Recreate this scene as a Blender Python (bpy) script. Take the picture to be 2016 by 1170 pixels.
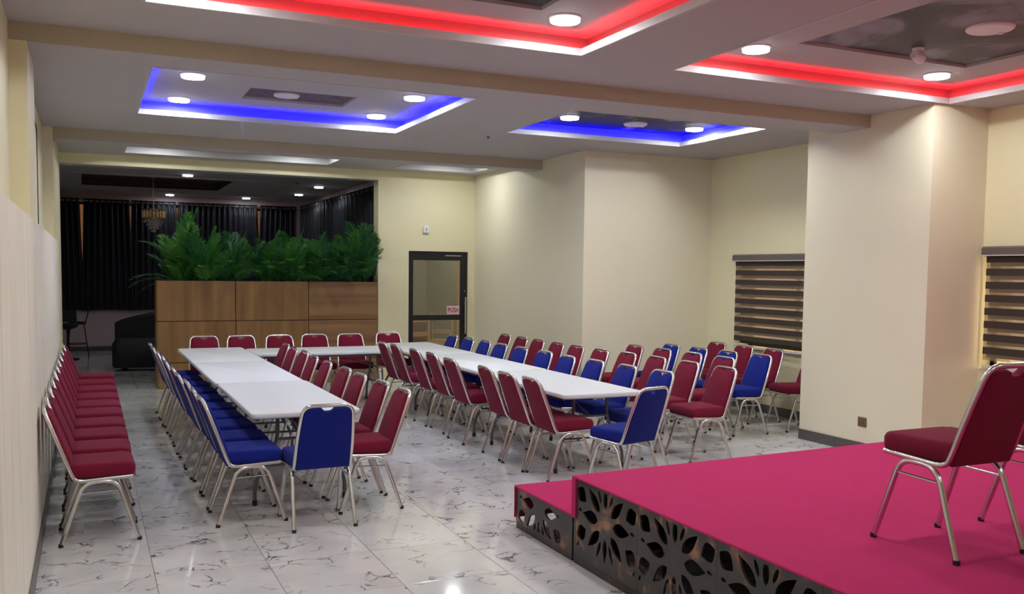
import bpy, math, random
from math import pi, sin, cos, radians
from mathutils import Vector, Matrix
random.seed(7)
D = bpy.data
SC = bpy.context.scene
COL = SC.collection
for o in list(D.objects): D.objects.remove(o, do_unlink=True)

# ------------------------------------------------------------------ camera
YAW, PIT, ROL, HC = .43195, -.064476, .012339, 1.80
FPX, CYP = 1813.0, 652.0
fw = Vector((sin(YAW)*cos(PIT), cos(YAW)*cos(PIT), sin(PIT)))
rt = Vector((cos(YAW), -sin(YAW), 0)); up = rt.cross(fw)
rt, up = cos(ROL)*rt+sin(ROL)*up, -sin(ROL)*rt+cos(ROL)*up
cam = D.cameras.new('camera'); camo = D.objects.new('camera', cam); COL.objects.link(camo)
camo.matrix_world = Matrix(((rt.x, up.x, -fw.x, 0), (rt.y, up.y, -fw.y, 0), (rt.z, up.z, -fw.z, HC), (0, 0, 0, 1)))
cam.sensor_width = 36; cam.lens = FPX/2016*36; cam.shift_y = (CYP-585)/2016; cam.clip_start = .05
SC.camera = camo
# ------------------------------------------------------------------ world: hazy warm daylight outside the windows
W = D.worlds.new('world'); SC.world = W; W.use_nodes = True
bg = W.node_tree.nodes['Background']; bg.inputs[0].default_value = (1.0, .74, .42, 1); bg.inputs[1].default_value = 2.6
# ------------------------------------------------------------------ exposure
vs = SC.view_settings
vs.view_transform = 'Standard'; vs.look = 'None'; vs.gamma = 1; vs.use_curve_mapping = False; vs.exposure = 0.0
LAMP = 165.0          # radiance of a downlight diffuser
COOL = (.95, .97, 1.0)

# ------------------------------------------------------------------ materials
def mat(name, col, rough=.6, metal=0, spec=.5, emit=None, es=0, bump=0, bscale=200, var=0, vscale=3, sheen=0):
    m = D.materials.new(name); m.use_nodes = True
    nt = m.node_tree; b = nt.nodes['Principled BSDF']
    b.inputs['Base Color'].default_value = (*col, 1); b.inputs['Roughness'].default_value = rough
    b.inputs['Metallic'].default_value = metal; b.inputs['Specular IOR Level'].default_value = spec
    if sheen: b.inputs['Sheen Weight'].default_value = sheen
    if emit: b.inputs['Emission Color'].default_value = (*emit, 1); b.inputs['Emission Strength'].default_value = es
    tc = nt.nodes.new('ShaderNodeTexCoord')
    if var:
        n = nt.nodes.new('ShaderNodeTexNoise'); n.inputs['Scale'].default_value = vscale; n.inputs['Detail'].default_value = 4
        nt.links.new(tc.outputs['Object'], n.inputs['Vector'])
        mx = nt.nodes.new('ShaderNodeMix'); mx.data_type = 'RGBA'
        mx.inputs['A'].default_value = (*[c*(1-var) for c in col], 1); mx.inputs['B'].default_value = (*[min(1, c*(1+var)) for c in col], 1)
        nt.links.new(n.outputs['Fac'], mx.inputs['Factor']); nt.links.new(mx.outputs['Result'], b.inputs['Base Color'])
    if bump:
        n2 = nt.nodes.new('ShaderNodeTexNoise'); n2.inputs['Scale'].default_value = bscale; n2.inputs['Detail'].default_value = 2
        nt.links.new(tc.outputs['Object'], n2.inputs['Vector'])
        bp = nt.nodes.new('ShaderNodeBump'); bp.inputs['Strength'].default_value = bump; bp.inputs['Distance'].default_value = .01
        nt.links.new(n2.outputs['Fac'], bp.inputs['Height']); nt.links.new(bp.outputs['Normal'], b.inputs['Normal'])
    return m
def ramp(nt, pts):
    r = nt.nodes.new('ShaderNodeValToRGB'); e = r.color_ramp.elements
    e[0].position, e[0].color = pts[0][0], (*pts[0][1], 1); e[1].position, e[1].color = pts[-1][0], (*pts[-1][1], 1)
    for p, c in pts[1:-1]:
        k = e.new(p); k.color = (*c, 1)
    return r
def streaks(name, pts, scale, rough=.5, dist=0, detail=5, coat=0, spec=.5):
    """noise stretched by a per-axis scale, coloured by a ramp"""
    m = D.materials.new(name); m.use_nodes = True; nt = m.node_tree; b = nt.nodes['Principled BSDF']
    tc = nt.nodes.new('ShaderNodeTexCoord'); mp = nt.nodes.new('ShaderNodeMapping'); mp.inputs['Scale'].default_value = scale
    n = nt.nodes.new('ShaderNodeTexNoise'); n.inputs['Scale'].default_value = 1; n.inputs['Detail'].default_value = detail; n.inputs['Distortion'].default_value = dist
    oi = nt.nodes.new('ShaderNodeObjectInfo'); ad = nt.nodes.new('ShaderNodeVectorMath'); ad.operation = 'ADD'
    ml = nt.nodes.new('ShaderNodeMath'); ml.operation = 'MULTIPLY'; ml.inputs[1].default_value = 37
    nt.links.new(oi.outputs['Random'], ml.inputs[0])
    nt.links.new(tc.outputs['Object'], mp.inputs['Vector']); nt.links.new(mp.outputs['Vector'], ad.inputs[0]); nt.links.new(ml.outputs[0], ad.inputs[1])
    nt.links.new(ad.outputs['Vector'], n.inputs['Vector'])
    r = ramp(nt, pts); nt.links.new(n.outputs['Fac'], r.inputs['Fac']); nt.links.new(r.outputs['Color'], b.inputs['Base Color'])
    b.inputs['Roughness'].default_value = rough; b.inputs['Coat Weight'].default_value = coat; b.inputs['Specular IOR Level'].default_value = spec
    return m
def marble(name, joints=False):
    m = D.materials.new(name); m.use_nodes = True; nt = m.node_tree; b = nt.nodes['Principled BSDF']; L = nt.links.new
    tc = nt.nodes.new('ShaderNodeTexCoord'); oi = nt.nodes.new('ShaderNodeObjectInfo')
    ml = nt.nodes.new('ShaderNodeMath'); ml.operation = 'MULTIPLY'; ml.inputs[1].default_value = 53
    ad = nt.nodes.new('ShaderNodeVectorMath'); ad.operation = 'ADD'
    L(oi.outputs['Random'], ml.inputs[0]); L(tc.outputs['Object'], ad.inputs[0]); L(ml.outputs[0], ad.inputs[1])
    ns = nt.nodes.new('ShaderNodeTexNoise'); ns.inputs['Scale'].default_value = 4; ns.inputs['Detail'].default_value = 4
    L(ad.outputs['Vector'], ns.inputs['Vector'])
    sc = nt.nodes.new('ShaderNodeVectorMath'); sc.operation = 'SCALE'; sc.inputs['Scale'].default_value = .35; L(ns.outputs['Color'], sc.inputs[0])
    a2 = nt.nodes.new('ShaderNodeVectorMath'); a2.operation = 'ADD'; L(ad.outputs['Vector'], a2.inputs[0]); L(sc.outputs['Vector'], a2.inputs[1])
    mp = nt.nodes.new('ShaderNodeMapping'); mp.inputs['Rotation'].default_value = (0, 0, .5); mp.inputs['Scale'].default_value = (1, 1.5, 1); L(a2.outputs['Vector'], mp.inputs['Vector'])
    v = nt.nodes.new('ShaderNodeTexVoronoi'); v.feature = 'DISTANCE_TO_EDGE'; v.inputs['Scale'].default_value = 4.6; L(mp.outputs['Vector'], v.inputs['Vector'])
    vr = nt.nodes.new('ShaderNodeMapRange'); vr.inputs['From Min'].default_value = .004; vr.inputs['From Max'].default_value = .045
    vr.inputs['To Min'].default_value = 1; vr.inputs['To Max'].default_value = 0; L(v.outputs['Distance'], vr.inputs['Value'])
    nm = nt.nodes.new('ShaderNodeTexNoise'); nm.inputs['Scale'].default_value = 5.5; nm.inputs['Detail'].default_value = 3; L(ad.outputs['Vector'], nm.inputs['Vector'])
    mr = nt.nodes.new('ShaderNodeMapRange'); mr.inputs['From Min'].default_value = .48; mr.inputs['From Max'].default_value = .62; L(nm.outputs['Fac'], mr.inputs['Value'])
    mu = nt.nodes.new('ShaderNodeMath'); mu.operation = 'MULTIPLY'; L(vr.outputs[0], mu.inputs[0]); L(mr.outputs[0], mu.inputs[1])
    nb = nt.nodes.new('ShaderNodeTexNoise'); nb.inputs['Scale'].default_value = 2.2; nb.inputs['Detail'].default_value = 3; L(ad.outputs['Vector'], nb.inputs['Vector'])
    base = ramp(nt, [(.3, (.55, .555, .55)), (.7, (.71, .71, .69))]); L(nb.outputs['Fac'], base.inputs['Fac'])
    mx = nt.nodes.new('ShaderNodeMix'); mx.data_type = 'RGBA'; mx.inputs['B'].default_value = (.10, .10, .10, 1)
    L(mu.outputs[0], mx.inputs['Factor']); L(base.outputs['Color'], mx.inputs['A'])
    out = mx.outputs['Result']
    if joints:
        br = nt.nodes.new('ShaderNodeTexBrick'); br.offset = 0; br.inputs['Scale'].default_value = 1; br.inputs['Mortar Size'].default_value = .004
        br.inputs['Brick Width'].default_value = .645; br.inputs['Row Height'].default_value = .69
        L(tc.outputs['Object'], br.inputs['Vector'])
        m2 = nt.nodes.new('ShaderNodeMix'); m2.data_type = 'RGBA'; m2.inputs['B'].default_value = (.2, .2, .19, 1)
        L(br.outputs['Fac'], m2.inputs['Factor']); L(out, m2.inputs['A']); out = m2.outputs['Result']
    L(out, b.inputs['Base Color']); b.inputs['Roughness'].default_value = .09; b.inputs['Specular IOR Level'].default_value = .6
    return m
def glass(name, col=(.8, .85, .8), alpha=.25):
    m = D.materials.new(name); m.use_nodes = True; nt = m.node_tree; b = nt.nodes['Principled BSDF']
    tr = nt.nodes.new('ShaderNodeBsdfTransparent'); tr.inputs[0].default_value = (*col, 1)
    gl = nt.nodes.new('ShaderNodeBsdfGlossy'); gl.inputs['Roughness'].default_value = .03; gl.inputs[0].default_value = (1, 1, 1, 1)
    mx = nt.nodes.new('ShaderNodeMixShader'); mx.inputs[0].default_value = alpha
    nt.links.new(tr.outputs[0], mx.inputs[1]); nt.links.new(gl.outputs[0], mx.inputs[2])
    nt.links.new(mx.outputs[0], nt.nodes['Material Output'].inputs[0]); nt.nodes.remove(b)
    return m
def sheer(name, col, t):
    m = D.materials.new(name); m.use_nodes = True; nt = m.node_tree; nt.nodes.remove(nt.nodes['Principled BSDF'])
    df = nt.nodes.new('ShaderNodeBsdfDiffuse'); df.inputs[0].default_value = (*col, 1)
    tl = nt.nodes.new('ShaderNodeBsdfTranslucent'); tl.inputs[0].default_value = (*col, 1)
    tr = nt.nodes.new('ShaderNodeBsdfTransparent')
    m1 = nt.nodes.new('ShaderNodeMixShader'); m1.inputs[0].default_value = .5; m2 = nt.nodes.new('ShaderNodeMixShader'); m2.inputs[0].default_value = t
    nt.links.new(df.outputs[0], m1.inputs[1]); nt.links.new(tl.outputs[0], m1.inputs[2]); nt.links.new(m1.outputs[0], m2.inputs[1]); nt.links.new(tr.outputs[0], m2.inputs[2])
    nt.links.new(m2.outputs[0], nt.nodes['Material Output'].inputs[0])
    return m
M = {}
M['cream'] = mat('cream_paint', (.83, .78, .51), .55, bump=.05, bscale=60, var=.03, vscale=1.5)
M['grey_cream'] = mat('pier_paint', (.82, .77, .57), .55, bump=.05, bscale=60, var=.03, vscale=1.5)
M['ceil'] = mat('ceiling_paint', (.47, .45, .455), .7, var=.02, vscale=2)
M['white'] = mat('white_paint', (.82, .82, .82), .5)
M['cove'] = mat('cove_greyed', (.20, .20, .20), .7); M['lipp'] = mat('lip_paint', (.52, .52, .52), .6)  # white cove greyed down to cut downlight spill, so LED bands stay pure
M['beam_shade'] = mat('beam_shaded_cream', (.50, .45, .32), .6, var=.02)  # wall cream with the beam's shade darkened into the base colour
M['panel'] = streaks('wallpaper_streaks', [(.25, (.72, .68, .55)), (.5, (.83, .79, .65)), (.75, (.89, .86, .74))], (14, 14, 1.2), .55)
M['base'] = mat('baseboard_tile', (.105, .095, .09), .3, var=.15, vscale=8)
M['grout'] = mat('grout', (.28, .27, .25), .8)
M['tile'] = marble('marble_tile'); M['tilef'] = marble('marble_floor', True)
M['chrome'] = mat('chrome', (.70, .69, .66), .26, 1)
M['red'] = mat('red_fabric', (.205, .007, .034), .85, bump=.5, bscale=700, sheen=.04, spec=.2)
M['blue'] = mat('blue_fabric', (.005, .016, .235), .85, bump=.5, bscale=700, sheen=.04, spec=.2)
M['rubber'] = mat('rubber', (.012, .012, .012), .6)
M['plastic'] = mat('white_plastic', (.72, .75, .76), .42, bump=.12, bscale=250)
M['legm'] = mat('grey_steel', (.13, .14, .15), .4, .6)
M['carpet'] = mat('magenta_carpet', (.57, .034, .150), .95, bump=.6, bscale=500, var=.06, vscale=9, spec=.15)
M['mdf'] = streaks('dark_board_glints', [(.30, (.024, .018, .015)), (.56, (.040, .030, .025)), (.60, (.10, .05, .030)), (.70, (.33, .14, .065))], (7, 7, .8), .28, .3, 3)  # copper streaks paint glossy reflections into the board colour
M['dark'] = mat('dark_timber', (.02, .017, .015), .8)
M['wood'] = streaks('planter_laminate_v', [(.25, (.20, .100, .030)), (.5, (.27, .143, .044)), (.75, (.34, .19, .066))], (9, 9, .5), .45)
M['woodh'] = streaks('planter_laminate_h', [(.25, (.18, .085, .034)), (.5, (.26, .135, .055)), (.75, (.34, .19, .08))], (.5, .5, 14), .45)
M['seam'] = mat('dark_seam', (.03, .018, .01), .7)
M['leaf'] = streaks('palm_leaf', [(.25, (.020, .090, .018)), (.5, (.050, .210, .030)), (.75, (.110, .340, .050))], (1.3, 1.3, 2.0), .45)
M['leafd'] = streaks('palm_leaf_deep', [(.25, (.012, .070, .026)), (.5, (.026, .140, .042)), (.75, (.055, .230, .06))], (1.3, 1.3, 2.0), .45)
M['curtain'] = mat('navy_curtain', (.010, .011, .020), .55, var=.25, vscale=4, sheen=.08)
M['pinkwall'] = mat('lounge_wall', (.68, .54, .56), .6)
M['alu'] = mat('dark_aluminium', (.018, .021, .026), .35, .3)
M['steel'] = mat('brushed_steel', (.55, .55, .53), .3, 1)
M['glass'] = glass('door_glass', (.75, .76, .66), .16)
M['wglass'] = glass('window_glass', (.95, .95, .92), .08)
M['gap_tint'] = glass('gap_tint_glass', (.26, .19, .16), .08)  # pane tint added to turn daylight in the curtain gaps orange
M['black'] = mat('black_upholstery', (.006, .006, .009), .6)
M['blindd'] = mat('blind_dark_band', (.050, .036, .028), .8, bump=.3, bscale=400)
M['sheer'] = sheer('blind_sheer_band', (.42, .34, .25), .55)
M['rail'] = mat('blind_headrail', (.13, .105, .095), .4)
M['raille'] = mat('rail_edge', (.62, .60, .58), .35)
M['brownp'] = mat('brown_socket', (.20, .115, .06), .35, .2)
M['gold'] = mat('gold_metal', (.55, .42, .18), .3, 1)
M['crystal'] = mat('crystal', (.55, .52, .50), .08, 0, 1)
M['pinks'] = mat('sticker_paper', (.78, .62, .66), .5)
M['mag'] = mat('sticker_print', (.42, .015, .10), .5)
M['peach'] = mat('pale_wood', (.75, .50, .30), .5); M['brownbox'] = mat('brown_laminate', (.25, .11, .055), .5)
M['yellow'] = mat('yellow_paper', (.75, .68, .22), .7)
M['olive'] = mat('corridor_paint', (.50, .47, .35), .7)
M['soil'] = mat('soil', (.02, .015, .01), .9)
def led(name, col, s):
    m = mat(name, (0, 0, 0), .5, emit=col, es=s); return m
M['lamp'] = led('downlight_diffuser', COOL, LAMP); M['lampdim'] = led('lounge_downlight_diffuser', COOL, 62.0)
M['rim'] = led('downlight_rim', COOL, 2.2)
M['ledr'] = led('red_led', (1, .008, .018), 52); M['ledb'] = led('blue_led', (.002, .0, 1), 170); M['ledc'] = led('cool_led', (.55, .85, 1), 2.2)
def clouds(name, pts, scale=1.4, dist=1.2):
    return streaks(name, pts, (scale, scale, scale), .6, dist, 6)
M['cl_brown'] = clouds('painted_clouds_brown', [(.38, (.11, .07, .07)), (.5, (.17, .12, .115)), (.56, (.06, .045, .05)), (.68, (.38, .34, .34))], 3)
M['cl_dark'] = clouds('painted_clouds_dark', [(.42, (.006, .005, .006)), (.54, (.022, .019, .022)), (.60, (.10, .09, .10)), (.68, (.28, .27, .29))], 1.5)
M['cl_grey'] = clouds('painted_clouds_grey', [(.38, (.05, .042, .048)), (.49, (.09, .08, .092)), (.53, (.19, .18, .22)), (.68, (.34, .33, .40))], 1.1)
M['cl_red'] = clouds('painted_panel_brown', [(.35, (.05, .026, .022)), (.6, (.085, .045, .035)), (.8, (.12, .07, .05))], 1.5)

# ------------------------------------------------------------------ mesh helpers
class MB:
    def __init__(s): s.v = []; s.f = []; s.m = []; s.cur = 0
    def add(s, vs, fs):
        b = len(s.v); s.v += [tuple(p) for p in vs]; s.f += [tuple(b+i for i in f) for f in fs]; s.m += [s.cur]*len(fs); return s
    def box(s, x0, x1, y0, y1, z0, z1, bev=0):
        if bev <= 0:
            return s.add([(x, y, z) for z in (z0, z1) for y in (y0, y1) for x in (x0, x1)],
                         [(0, 2, 3, 1), (4, 5, 7, 6), (0, 1, 5, 4), (2, 6, 7, 3), (0, 4, 6, 2), (1, 3, 7, 5)])
        o = [(x0, y0), (x1, y0), (x1, y1), (x0, y1)]
        return s.prism(o, [(z0, bev), (z0+bev, 0), (z1-bev, 0), (z1, bev)])
    def prism(s, o, levels, fn=None, rnd=0, nseg=5):
        """outline o (CCW) stacked at levels (t, inset); fn maps (a, b, t) to 3-D"""
        if rnd: o = round_poly(o, rnd, nseg)
        n = len(o); b = len(s.v); fn = fn or (lambda a, c, t: (a, c, t))
        nr = []
        for i in range(n):
            p, q, r = Vector(o[i-1]), Vector(o[i]), Vector(o[(i+1) % n])
            e1 = (q-p).normalized(); e2 = (r-q).normalized()
            n1 = Vector((-e1.y, e1.x)); n2 = Vector((-e2.y, e2.x)); k = n1+n2
            k = k/max(.3, 1+n1.dot(n2)); nr.append(k)
        cen = sum((Vector(p) for p in o), Vector((0, 0)))/n
        for lv in levels:
            t, ins = lv[0], lv[1]; k_ = lv[2] if len(lv) > 2 else 1
            for i in range(n):
                q = cen+(Vector(o[i])+nr[i]*ins-cen)*k_; s.v.append(tuple(fn(q.x, q.y, t)))
        fs = []
        for l in range(len(levels)-1):
            for i in range(n):
                j = (i+1) % n; fs.append((b+l*n+i, b+l*n+j, b+(l+1)*n+j, b+(l+1)*n+i))
        fs.append(tuple(b+i for i in range(n-1, -1, -1))); L = (len(levels)-1)*n; fs.append(tuple(b+L+i for i in range(n)))
        s.f += fs; s.m += [s.cur]*len(fs); return s
    def tube(s, pts, r, n=8, closed=False, sy=1):
        pts = [Vector(p) for p in pts]; b = len(s.v); N = len(pts)
        nrm = None
        for i, p in enumerate(pts):
            if closed: t = (pts[(i+1) % N]-pts[i-1]).normalized()
            else: t = (pts[min(i+1, N-1)]-pts[max(i-1, 0)]).normalized()
            if nrm is None:
                a = Vector((0, 0, 1)) if abs(t.z) < .9 else Vector((1, 0, 0)); nrm = (a-t*a.dot(t)).normalized()
            else: nrm = (nrm-t*nrm.dot(t)).normalized()
            bn = t.cross(nrm); rr = r[i] if isinstance(r, (list, tuple)) else r
            for k in range(n):
                a = 2*pi*k/n; s.v.append(tuple(p+nrm*cos(a)*rr+bn*sin(a)*rr*sy))
        fs = []
        for i in range(N if closed else N-1):
            j = (i+1) % N
            for k in range(n):
                l = (k+1) % n; fs.append((b+i*n+k, b+i*n+l, b+j*n+l, b+j*n+k))
        if not closed:
            fs.append(tuple(b+k for k in range(n-1, -1, -1))); fs.append(tuple(b+(N-1)*n+k for k in range(n)))
        s.f += fs; s.m += [s.cur]*len(fs); return s
    def lathe(s, prof, n=24, c=(0, 0, 0)):
        b = len(s.v)
        for r, z in prof:
            for k in range(n):
                a = 2*pi*k/n; s.v.append((c[0]+r*cos(a), c[1]+r*sin(a), c[2]+z))
        fs = []
        for i in range(len(prof)-1):
            for k in range(n):
                l = (k+1) % n; fs.append((b+i*n+k, b+i*n+l, b+(i+1)*n+l, b+(i+1)*n+k))
        fs.append(tuple(b+k for k in range(n-1, -1, -1))); L = (len(prof)-1)*n; fs.append(tuple(b+L+k for k in range(n)))
        s.f += fs; s.m += [s.cur]*len(fs); return s
    def mesh(s, name, mats, smooth=35):
        me = D.meshes.new(name); me.from_pydata(s.v, [], s.f); me.update()
        for m in (mats if isinstance(mats, (list, tuple)) else [mats]): me.materials.append(M[m])
        me.polygons.foreach_set('material_index', s.m)
        if smooth:
            me.shade_smooth(); me.set_sharp_from_angle(angle=radians(smooth))
        return me
    def obj(s, name, mats, parent=None, smooth=35): return link(name, s.mesh(name, mats, smooth), parent)
def round_poly(o, r, k=5):
    out = []; n = len(o)
    for i in range(n):
        p, q, w = Vector(o[i-1]), Vector(o[i]), Vector(o[(i+1) % n])
        rr = r[i] if isinstance(r, (list, tuple)) else r
        if rr <= 0: out.append(tuple(q)); continue
        a = q+(p-q).normalized()*min(rr, (p-q).length*.49); c = q+(w-q).normalized()*min(rr, (w-q).length*.49)
        for j in range(k+1):
            t = j/k; out.append(tuple((1-t)**2*a+2*t*(1-t)*q+t*t*c))
    return out
def fillet(pts, r, k=5):
    out = [Vector(pts[0])]
    for i in range(1, len(pts)-1):
        p, q, w = Vector(pts[i-1]), Vector(pts[i]), Vector(pts[i+1])
        rr = r[i] if isinstance(r, (list, tuple)) else r
        a = q+(p-q).normalized()*min(rr, (p-q).length*.49); c = q+(w-q).normalized()*min(rr, (w-q).length*.49)
        for j in range(k+1):
            t = j/k; out.append((1-t)**2*a+2*t*(1-t)*q+t*t*c)
    out.append(Vector(pts[-1])); return out
def link(name, data, parent=None):
    o = D.objects.new(name, data); COL.objects.link(o)
    if parent: o.parent = parent
    return o
def tag(o, label=None, cat=None, group=None, kind=None):
    if label: o['label'] = label
    if cat: o['category'] = cat
    if group: o['group'] = group
    if kind: o['kind'] = kind
    return o
def empty(name, loc=(0, 0, 0), rz=0):
    o = link(name, None); o.location = loc; o.rotation_euler = (0, 0, rz); o.empty_display_size = .1; return o
def copy_tree(o, parent=None):
    c = o.copy(); COL.objects.link(c); c.parent = parent
    for ch in list(o.children): copy_tree(ch, c)
    return c
def struct(name, mb, mats, parent=None, smooth=0):
    o = mb.obj(name, mats, parent, smooth)
    if parent is None: o['kind'] = 'structure'
    return o
ORD = ['nearest', 'second', 'third', 'fourth', 'fifth', 'sixth', 'seventh', 'eighth', 'ninth', 'tenth']

# ================================================================== SETTING
ZC = 3.40          # hall ceiling
XL, XP, XPAN = -.45, -.34, -.305      # upper left wall, left pilasters, clad partition
XR1, XR2, XPIL = 7.85, 8.00, 7.12
YB1, YB1b, YP1, YB2, YB2b, YD = 6.96, 7.36, 7.83, 11.95, 12.25, 14.5
XJ, XPIER, YPIER = 4.28, 5.96, 10.70
YN = -3.2
# ---- floor: screed with single tiles, joints drawn in the material further away
fl = MB(); fl.box(-.9, 8.6, YN-.3, 14.61, -.25, -.004); fl.cur = 1; fl.box(-1.6, 8.6, 14.61, 22.2, -.25, 0)
floor = struct('floor', fl, ['grout', 'tilef'])
TX, TY = .645, .69
tm = MB().prism([(.002, .002), (TX-.002, .002), (TX-.002, TY-.002), (.002, TY-.002)], [(-.02, 0), (-.0012, 0), (0, .0012)]).mesh('floor_tile', 'tile', 0)
for i in range(-2, 13):
    for j in range(-3, 14):
        x, y = .33+TX*i, 4.95+TY*j
        if x+TX < -.31 or (x > 2.75 and y+TY < 4.9) or (x > 5.98 and y > 10.7) or x > 8: continue
        t = link('floor_tile', tm, floor); t.location = (x, y, 0)
# ---- left side
struct('wall_left', MB().box(-.75, XL, YN, YD, 0, 3.8).box(-.75, XP, YB2, YD+.3, 0, 3.8), 'cream')
struct('trim_1', MB().box(XL, XP, YB1, YP1, 0, 3.2795), 'cream')
part = struct('wall_left_partition', MB().box(XL, XPAN, YN, YB2-.02, 0, 2.09), 'panel')
bb = MB()
wl = struct('baseboard_left', MB().box(XPAN-.004, XPAN+.008, YN, YB2-.02, 0, .006), 'grout')
bt = MB().box(0, .014, .002, .598, 0, .10).mesh('baseboard_tile', 'base', 0)
for k in range(11): t = link('baseboard_tile', bt, wl); t.location = (XPAN, 5.0+.6*k, 0)
# high window with black frame in the recess above the partition
wf = MB(); xw = XL+.012
for (y0, y1, z0, z1) in ((8.3, 10.52, 3.17, 3.20), (8.3, 10.52, 2.12, 2.15), (8.3, 8.34, 2.12, 3.2), (10.48, 10.52, 2.12, 3.2), (9.44, 9.48, 2.12, 3.2)): wf.box(XL-.01, xw, y0, y1, z0, z1)
w3 = struct('window_3', wf, 'alu'); MB().box(XL-.005, XL+.004, 8.34, 10.48, 2.15, 3.17).obj('pane', 'grey_cream', w3, 0)
# ---- right side walls with window openings
def wall_x(mb, x0, x1, y0, y1, z1, win):
    wy0, wy1, wz0, wz1 = win
    mb.box(x0, x1, y0, wy0, 0, z1).box(x0, x1, wy1, y1, 0, z1).box(x0, x1, wy0, wy1, 0, wz0).box(x0, x1, wy0, wy1, wz1, z1)
W2 = (3.9, 6.185, .93, 2.02); W1 = (8.15, 10.0, .84, 1.98)
mb = MB(); wall_x(mb, XR1, XR1+.25, YN, 6.2, 3.8, W2); wall_x(mb, XR2, XR2+.25, YP1, YPIER, 3.8, W1)
struct('wall_right', mb, 'cream')
struct('wall_right_pillar', MB().box(XPIL, XR2+.3, 6.2, YP1, 0, 3.405), 'grey_cream')
def baseb(name, x0, y0, x1, y1, hh=.11):
    L = math.hypot(x1-x0, y1-y0); a = math.atan2(y1-y0, x1-x0); n = max(1, round(L/.6)); w = L/n
    root = tag(empty(name, (x0, y0, 0), a), kind='structure')
    me = MB().box(.0015, w-.0015, 0, .014, 0, hh).mesh('baseboard_tile', 'base', 0)
    for k in range(n): t = link('baseboard_tile', me, root); t.location = (w*k, 0, 0)
    MB().box(0, L, 0, .010, 0, hh-.002).obj('joint', 'grout', root, 0)
baseb('baseboard_pillar', XPIL, 6.2, XPIL, YP1); baseb('baseboard_right', XR2, YP1, XR2, YPIER)
baseb('baseboard_pillar_front', XR1, 6.2, XPIL, 6.2)
baseb('baseboard_back', XR2, YPIER, XPIER, YPIER); baseb('baseboard_pier', XPIER, YPIER, XPIER, YD)
def window(name, x, win):
    y0, y1, z0, z1 = win; f = MB(); ym = (y0+y1)/2
    for (a, b, c, d) in ((y0, y1, z0, z0+.04), (y0, y1, z1-.04, z1), (y0, y0+.04, z0, z1), (y1-.04, y1, z0, z1), (ym-.02, ym+.02, z0, z1)): f.box(x+.15, x+.19, a, b, c, d)
    w = struct(name, f, 'alu')
    for a, b in ((y0+.04, ym-.02), (ym+.02, y1-.04)): MB().box(x+.166, x+.172, a, b, z0+.04, z1-.04).obj('pane', 'wglass', w, 0)
    MB().box(x-.02, x+.15, y0-.0, y1+.0, z0-.02, z0+.004).obj('window_sill', 'cream', w, 0)
window('window_1', XR2, W1); window('window_2', XR1, W2)
# ---- pier, door wall, header over the lounge opening
struct('wall_back_pier', MB().box(XPIER, XR2+.3, YPIER, YD+.3, 0, 3.8), 'grey_cream')
DX0, DX1, DZ = 4.80, 5.85, 2.12
struct('wall_back', MB().box(XJ, DX0, YD, YD+.26, 0, 3.8).box(DX1, XPIER, YD, YD+.26, 0, 3.8).box(DX0, DX1, YD, YD+.26, DZ, 3.8)
       .box(XP, XJ, YD, YD+.26, 3.25, 3.8), 'cream')
struct('wall_front', MB().box(-.8, 8.4, YN-.2, YN, 0, 3.8), 'cream')
# ---- lounge and corridor shells
YL = 21.5
struct('wall_lounge', MB().box(-1.6, 4.6, YL, YL+.2, 0, .90).box(-1.6, 4.6, YL, YL+.2, 3.16, 3.8).box(-1.8, -1.6, YD+.26, YL+.2, 0, 3.8)
       .box(4.6, 4.72, YD+.26, YL+.2, 0, 3.8).box(-1.6, XP, YD+.25, YD+.3, 0, 3.8)
       .box(-1.6, -.3, YL, YL+.2, .9, 3.16).box(4.3, 4.6, YL, YL+.2, .9, 3.16), 'pinkwall')
w4 = struct('window_4', MB().box(-.3, 4.3, YL+.13, YL+.16, .90, .95).box(-.3, 4.3, YL+.13, YL+.16, 3.11, 3.16).box(1.98, 2.02, YL+.13, YL+.16, .9, 3.16), 'alu')
MB().box(-.3, 1.98, YL+.142, YL+.148, .95, 3.11).obj('pane', 'gap_tint', w4, 0); MB().box(2.02, 4.3, YL+.142, YL+.148, .95, 3.11).obj('pane', 'gap_tint', w4, 0)
struct('baseboard_lounge', MB().box(-1.6, 4.6, YL-.014, YL, 0, .10), 'base')
struct('wall_corridor', MB().box(4.72, 8.3, 18.6, 18.8, 0, 3.8).box(8.1, 8.3, YD+.3, 15.2, 0, 3.8).box(8.1, 8.3, 18.0, 18.6, 0, 3.8).box(8.1, 8.3, 15.2, 18.0, 0, .5).box(8.1, 8.3, 15.2, 18.0, 2.5, 3.8).box(6.55, 6.62, 16.0, 18.6, 0, 2.6), 'olive')  # side opening added to flood the corridor with warm daylight
# ---- beams
struct('trim_2', MB().box(XL, XPIL, YB1, YB1b, 3.28, 3.8), ['beam_shade'])
struct('trim_3', MB().box(XP, XPIER, YB2, YB2b, 3.27, 3.8), ['beam_shade'])
# soffits painted like the ceiling
struct('trim_4', MB().box(XP+.001, XPIL-.001, YB1+.002, YB1b+.01, 3.276, 3.281), 'ceil')
struct('trim_5', MB().box(XP+.001, XPIER-.001, YB2+.002, YB2b+.01, 3.266, 3.271), 'ceil')
struct('trim_6', MB().box(XP+.001, XJ-.001, YD+.002, YD+.262, 3.246, 3.251), 'ceil')
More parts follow.
